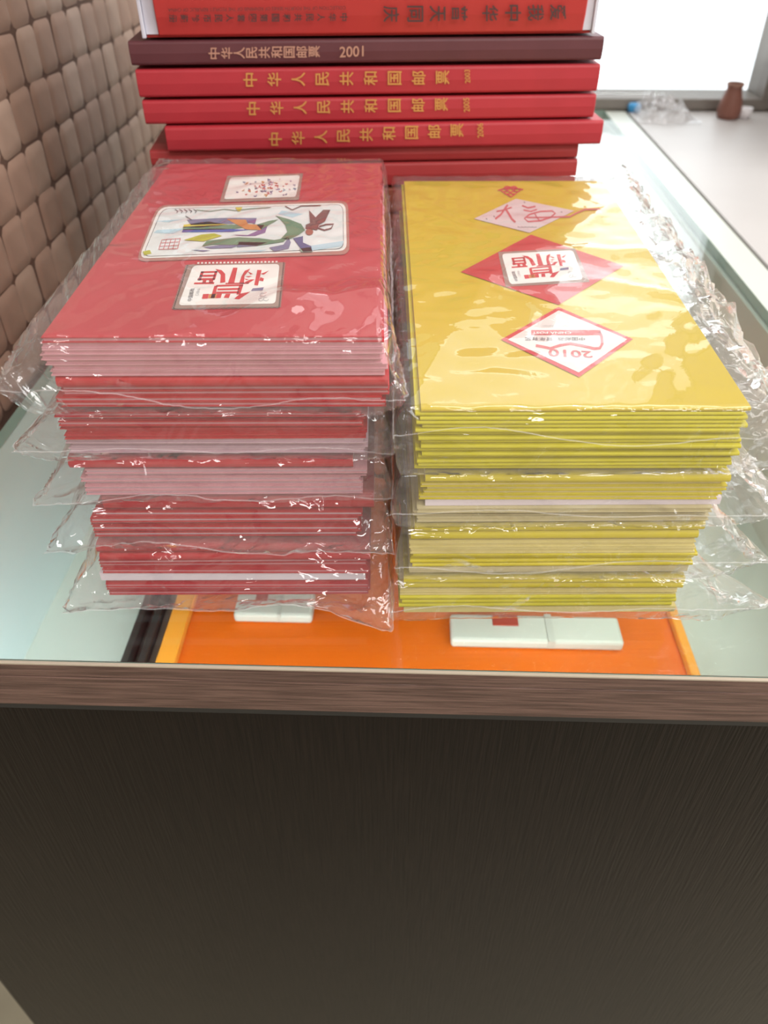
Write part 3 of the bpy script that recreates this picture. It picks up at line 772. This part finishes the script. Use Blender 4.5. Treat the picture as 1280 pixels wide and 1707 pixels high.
# ------------------------------------------------------------------ clear plastic bags round the bundles
def tri(x):
    x = x - math.floor(x); return 4 * abs(x - .5) - 1
def crumple(x, y, z, f, seed, n=5):
    s = 0; r = random.Random(seed)
    for k in range(n):
        a, b, c = (r.uniform(-1, 1) for _ in range(3)); ph = r.uniform(0, 9)
        w = noise.noise(Vector((x * f * .8 + ph, y * f * .8, z * f * .8 + seed))) * 1.4
        s += tri((a * x + b * y + c * z) * f * (1 + .5 * k) + w + ph) / (1 + .6 * k)
    return s / 2.2
def bag(o0, yaw, Wd, L, zb, zt, left, right, front, back, ears, lab, seed, seam=.45, droop=.0, pitch=0.0, puff=.006, floor_z=.003, res=(34, 40), ridges=(), lift=0.0, grp='clear bags round the card bundles'):
    """pillow bag: upper and lower film meet in a seam outside the cards; ears: [(side(-1,1), end(-1,1), dx, dy)]"""
    NX, NY = res; NE = 11
    q = MB(); cy, sy = math.cos(yaw), math.sin(yaw)
    def axis(n): # (position 0..1 on the cards, overshoot -1..1)
        return [(0, -1 + i / NE) for i in range(NE)] + [(i / n, 0) for i in range(n + 1)] + [(1, (i + 1) / NE) for i in range(NE)]
    ax, ay = axis(NX), axis(NY)
    zs_ = zb + (zt - zb) * seam
    ep = .005
    idx = {}
    for layer in (0, 1):
        for i, (px, ox) in enumerate(ax):
            for j, (py, oy) in enumerate(ay):
                edge = (i in (0, len(ax) - 1) or j in (0, len(ay) - 1))
                if edge and layer == 1:
                    idx[i, j, 1] = idx[i, j, 0]; continue
                fx, fy = abs(ox), abs(oy)
                f = max(fx, fy)
                sx, sy_ = (1 if ox > 0 else -1), (1 if oy > 0 else -1)
                wob = 1 + .25 * noise.noise(Vector((px * 3 + ox, py * 5 + oy, seed * 1.7)))
                es = (right if sx > 0 else left) * wob if fx else 0
                ee = (back if sy_ > 0 else front) * wob if fy else 0
                for (s1, s2, dx, dy) in ears:
                    if fx and s1 == sx:
                        d = (py if s2 < 0 else 1 - py) * L + fy * .02
                        es += dx * max(0, 1 - d / .16) ** 1.3
                    if fy and s2 == sy_:
                        d = (px if s1 < 0 else 1 - px) * Wd
                        ee += dy * max(0, 1 - d / (.12 + .5 * Wd * (abs(dy) > .05))) ** 1.2
                gx = fx ** (.55 if es < .03 else 1); gy = fy ** (.45 if ee < .03 else 1)
                x = px * Wd + sx * es * gx; y = py * L + sy_ * ee * gy
                e_ = es if fx >= fy else ee
                g = f ** (1.5 if e_ < .03 else .75)
                zsv = zs_ + (zt - zb) * .38 * noise.noise(Vector((px * 2.2 + seed, py * 2.5, seed * .7)))
                zsv = max(zb + .003, min(zt - .01, zsv))
                tgt = zsv - droop * f * f * min(1, e_ / .1)
                if layer == 0: z = lerp(zt + ep, tgt, g)
                else: z = lerp(zb - .002, tgt, g)
                # wrinkles: small on the flat faces, strong in the free film
                cr = crumple(x, y, z + layer * .3, 9, seed) ; cr2 = crumple(x, y, z, 26, seed + 5, 3)
                if f == 0:
                    if layer == 0:
                        z += puff * (.5 + .5 * cr) + .0005 * (1 + cr2)
                        wx, wy = o0[0] + x * cy - y * sy, o0[1] + x * sy + y * cy
                        for (ax_, ay_, bx_, by_, wd_, hg_) in ridges:
                            dx_, dy_ = bx_ - ax_, by_ - ay_; ll = dx_ * dx_ + dy_ * dy_
                            t_ = max(0, min(1, ((wx - ax_) * dx_ + (wy - ay_) * dy_) / ll))
                            dd = math.hypot(wx - ax_ - t_ * dx_, wy - ay_ - t_ * dy_)
                            z += hg_ * (.2 + .8 * t_) * max(0, 1 - dd / wd_) ** 1.3
                else:
                    amp = min(.03, .25 * e_) * math.sin(math.pi * min(1, f * .9))
                    if not edge: z += (amp * cr + amp * .35 * cr2) * (1 if layer == 0 else .6)
                    if lift and sx > 0 and fx and layer == 0: z += lift * math.sin(math.pi * min(1, fx * .8 + .1)) * (.4 + .6 * py)
                    if fx: x += sx * abs(cr2) * min(.012, .3 * es) * fx
                    if fy: y += sy_ * (abs(cr) * .5 + abs(cr2) * .5) * min(.012, .6 * ee)
                zz_ = z - (o0[2] if len(o0) > 2 else 0)
                if pitch and True: z += y * math.tan(pitch)
                z = max(z, floor_z)
                if layer == 1 and f == 0: z = max(floor_z - .001, zb - .002 + (y * math.tan(pitch) if pitch else 0))
                idx[i, j, layer] = len(q.v)
                q.v.append((o0[0] + x * cy - y * sy, o0[1] + x * sy + y * cy, z))
    for layer in (0, 1):
        for i in range(len(ax) - 1):
            for j in range(len(ay) - 1):
                fc = [idx[i, j, layer], idx[i + 1, j, layer], idx[i + 1, j + 1, layer], idx[i, j + 1, layer]]
                fc = list(dict.fromkeys(fc))
                if len(fc) < 3: continue
                flat = layer == 0 and NE <= i < NE + NX and NE <= j < NE + NY
                q.f.append(tuple(fc if layer == 0 else fc[::-1])); q.m.append(q.mi(M_film if flat else M_crinkle))
    me = q.mesh('plastic_bag', True, smooth=True, fix=False)
    nxx, nyy = len(ax) - 1, len(ay) - 1
    ring = [(i, 0) for i in range(nxx)] + [(nxx, j) for j in range(nyy)] + [(i, nyy) for i in range(nxx, 0, -1)] + [(0, j) for j in range(nyy, 0, -1)]
    P = [Vector(q.v[idx[i, j, 0]]) for i, j in ring]
    ctr = sum(P, Vector()) / len(P)
    sb = MB(); sb.mi(M_seam)
    for p in P:
        d = (p - ctr); d.z = 0; d.normalize()
        sb.v += [tuple(p), tuple(p + d * .0035)]
    for k in range(len(P)):
        a, b = 2 * k, 2 * ((k + 1) % len(P)); sb.f.append((a, a + 1, b + 1, b)); sb.m.append(0)
    o = obj('plastic_bag', me, label=lab, cat='plastic bag', group=grp)
    obj('seam', sb.mesh('seam', True, fix=False), o, label='milky heat sealed edge')
    return o

def place(o0, yaw, Wd, dx):  # widen the origin a little so the film clears the cards
    return (o0[0] - dx * math.cos(yaw), o0[1] - dx * math.sin(yaw) - .010)
def ridge_px(pts, z, wd, hg):
    P = [on_plane(u, v, (0, 0, z), np.array([0, 0, 1.])) for u, v in pts]
    return [(a[0], a[1], b[0], b[1], wd, hg) for a, b in zip(P, P[1:])]
RR = ridge_px([(330, 560), (480, 520), (640, 505)], ZRT, .08, .022) + ridge_px([(110, 560), (180, 440), (265, 300)], ZRT, .07, .012)
RY = ridge_px([(850, 425), (1190, 440)], .43, .04, .016) + ridge_px([(960, 470), (1190, 515)], .43, .03, .014) + ridge_px([(700, 640), (820, 470), (1050, 345)], .43, .05, .008)
def rbag(k, **kw):
    z0, z1 = ZR[k]
    o = place((RO[0] - .008, RO[1]), RYAW, RW, .014)
    return bag(o, RYAW, RW + .03, RL + .024, z0, (z1 if k < 4 else ZRT) , **kw)
rbag(0, left=.02, right=.018, front=.03, back=.02, ears=[(-1, -1, .03, .02), (1, -1, .0, .06)], lab='clear crinkled bag round the lowest red bundle, its front edge flat on the glass', seed=11, seam=.12, floor_z=.0035)
rbag(1, left=.02, right=.018, front=.026, back=.02, ears=[(-1, -1, .03, .012), (1, -1, .0, .02)], lab='clear plastic bag round the second lowest red bundle', seed=12, seam=.08)
rbag(2, left=.018, right=.016, front=.016, back=.02, ears=[(-1, -1, .03, .01)], lab='clear plastic bag round the middle red bundle of the red stack', seed=13, seam=.2)
rbag(3, left=.018, right=.016, front=.012, back=.02, ears=[(-1, -1, .035, .01)], lab='clear plastic bag round the second highest red bundle, pointed at front left', seed=14, seam=.3)
rbag(4, left=.012, right=.018, front=.014, back=.02, ears=[(-1, -1, .04, .012), (1, -1, .015, .01)], lab='clear plastic bag round the topmost red bundle, glossy over the painted card', seed=15, seam=.25, puff=.004, res=(70, 90), ridges=RR)
def ybag(k, **kw):
    z0, z1 = ZY[k]
    o = place((YO[0] - (.022 if k == 0 else .01), YO[1]), YYAW, YW_, .012)
    return bag(o, YYAW, YW_ + .034, YL + .022, z0, (z1 if k < 3 else .420), **kw)
ybag(0, left=.008, right=.04, front=.008, back=.02, ears=[(1, -1, .09, .01), (-1, -1, .0, .01)], lab='clear plastic bag round the lowest yellow bundle with a pointed right corner', seed=21, seam=.3)
ybag(1, left=.010, right=.06, front=.008, back=.02, ears=[(1, -1, .03, .0)], lab='clear plastic bag round the second lowest yellow bundle, loose on its right', seed=22, seam=.35)
ybag(2, left=.010, right=.10, front=.007, back=.02, ears=[(-1, -1, .006, .0), (1, 1, .1, .0)], lab='clear plastic bag round the second highest yellow bundle, spread wide at right', seed=23, seam=.35, droop=.02)
ybag(3, left=.010, right=.105, front=.006, back=.02, ears=[(-1, -1, .006, .0), (1, -1, .12, .0)], lab='clear plastic bag round the topmost yellow bundle, bunched along its right side', seed=24, seam=.75, droop=.07, pitch=YP, puff=.004, res=(70, 90), ridges=RY, lift=.035)

# ------------------------------------------------------------------ things on the white table by the window
def on_table(u, v): return on_plane(u, v, (0, 0, -.004), np.array([0, 0, 1.]))
p = on_table(1212, 197)
M_clay = mat('brown_clay', (132, 88, 76), .5, .4, var=.08, scale=30)
VS = .66
v_ = empty('clay_vase', (p[0], p[1], -.004), label='small brown clay vase by the window on the white table', cat='vase')
q = MB(); q.lathe([(0, 0), (.085, 0), (.1, .02), (.105, .06), (.095, .12), (.075, .18), (.066, .21), (.07, .245), (.064, .248), (.056, .21), (.07, .14), (.085, .05), (0, .03)], M_clay)
q.v = [(x * VS * .9, y * VS * .9, z * VS) for x, y, z in q.v]
obj('body', q.mesh('body', smooth=True), v_)
q = MB(); q.lathe([(.066, .235), (.076, .24), (.078, .25), (.07, .258), (.062, .25)], mat('clay_rim', (150, 112, 96), .5)); q.v = [(x * VS * .9, y * VS * .9, z * VS) for x, y, z in q.v]; obj('rim', q.mesh('rim', smooth=True), v_)
p = on_table(1233, 193)
q = MB(); q.lathe([(0, 0), (.03, 0), (.036, .02), (.04, .05), (.036, .05), (.032, .02), (0, .008)], mat('porcelain', (238, 236, 240), .25))
o = obj('white_cup', q.mesh('white_cup', smooth=True), label='tiny white cup beside the clay vase', cat='cup'); o.location = W((p[0], p[1] - .05, -.004))
# crumpled clear bag with a blue mark
p = on_table(1093, 200)
q = MB(); n = 34; idx = {}
Mcb = film_mat('crumpled_film', (.9, .9, .9), .25, 1.5, .1, 60, .5)
for i in range(n + 1):
    for j in range(n + 1):
        a, b = 2 * i / n - 1, 2 * j / n - 1
        d = max(0, 1 - (abs(a) ** 2.5 + abs(b) ** 2.5))
        x, y = a * .15 * (1 + .2 * noise.noise(Vector((b * 2, 3, 1)))), b * .26 * (1 + .2 * noise.noise(Vector((a * 2, 7, 2))))
        z = .004 + d ** .5 * (.055 + .04 * crumple(x, y, 0, 10, 77)) if d > 0 else .004
        idx[i, j] = len(q.v); q.v.append((x, y, max(.003, z)))
for i in range(n):
    for j in range(n):
        q.f.append((idx[i, j], idx[i + 1, j], idx[i + 1, j + 1], idx[i, j + 1])); q.m.append(q.mi(Mcb))
o = obj('crumpled_bag', q.mesh('crumpled_bag', fix=False), label='crumpled clear plastic bag lying near the window', cat='plastic bag'); o.location = W((p[0] + .06, p[1] + .16, -.004))
p = on_table(1056, 186)
q = MB(); q.lathe([(0, 0), (.035, 0), (.035, .03), (.03, .04), (0, .042)], mat('blue_plastic', (70, 160, 220), .4), 24)
o = obj('blue_cap', q.mesh('blue_cap', smooth=True), label='small light blue cap left of the crumpled clear bag', cat='cap'); o.location = W((p[0], p[1], -.003))
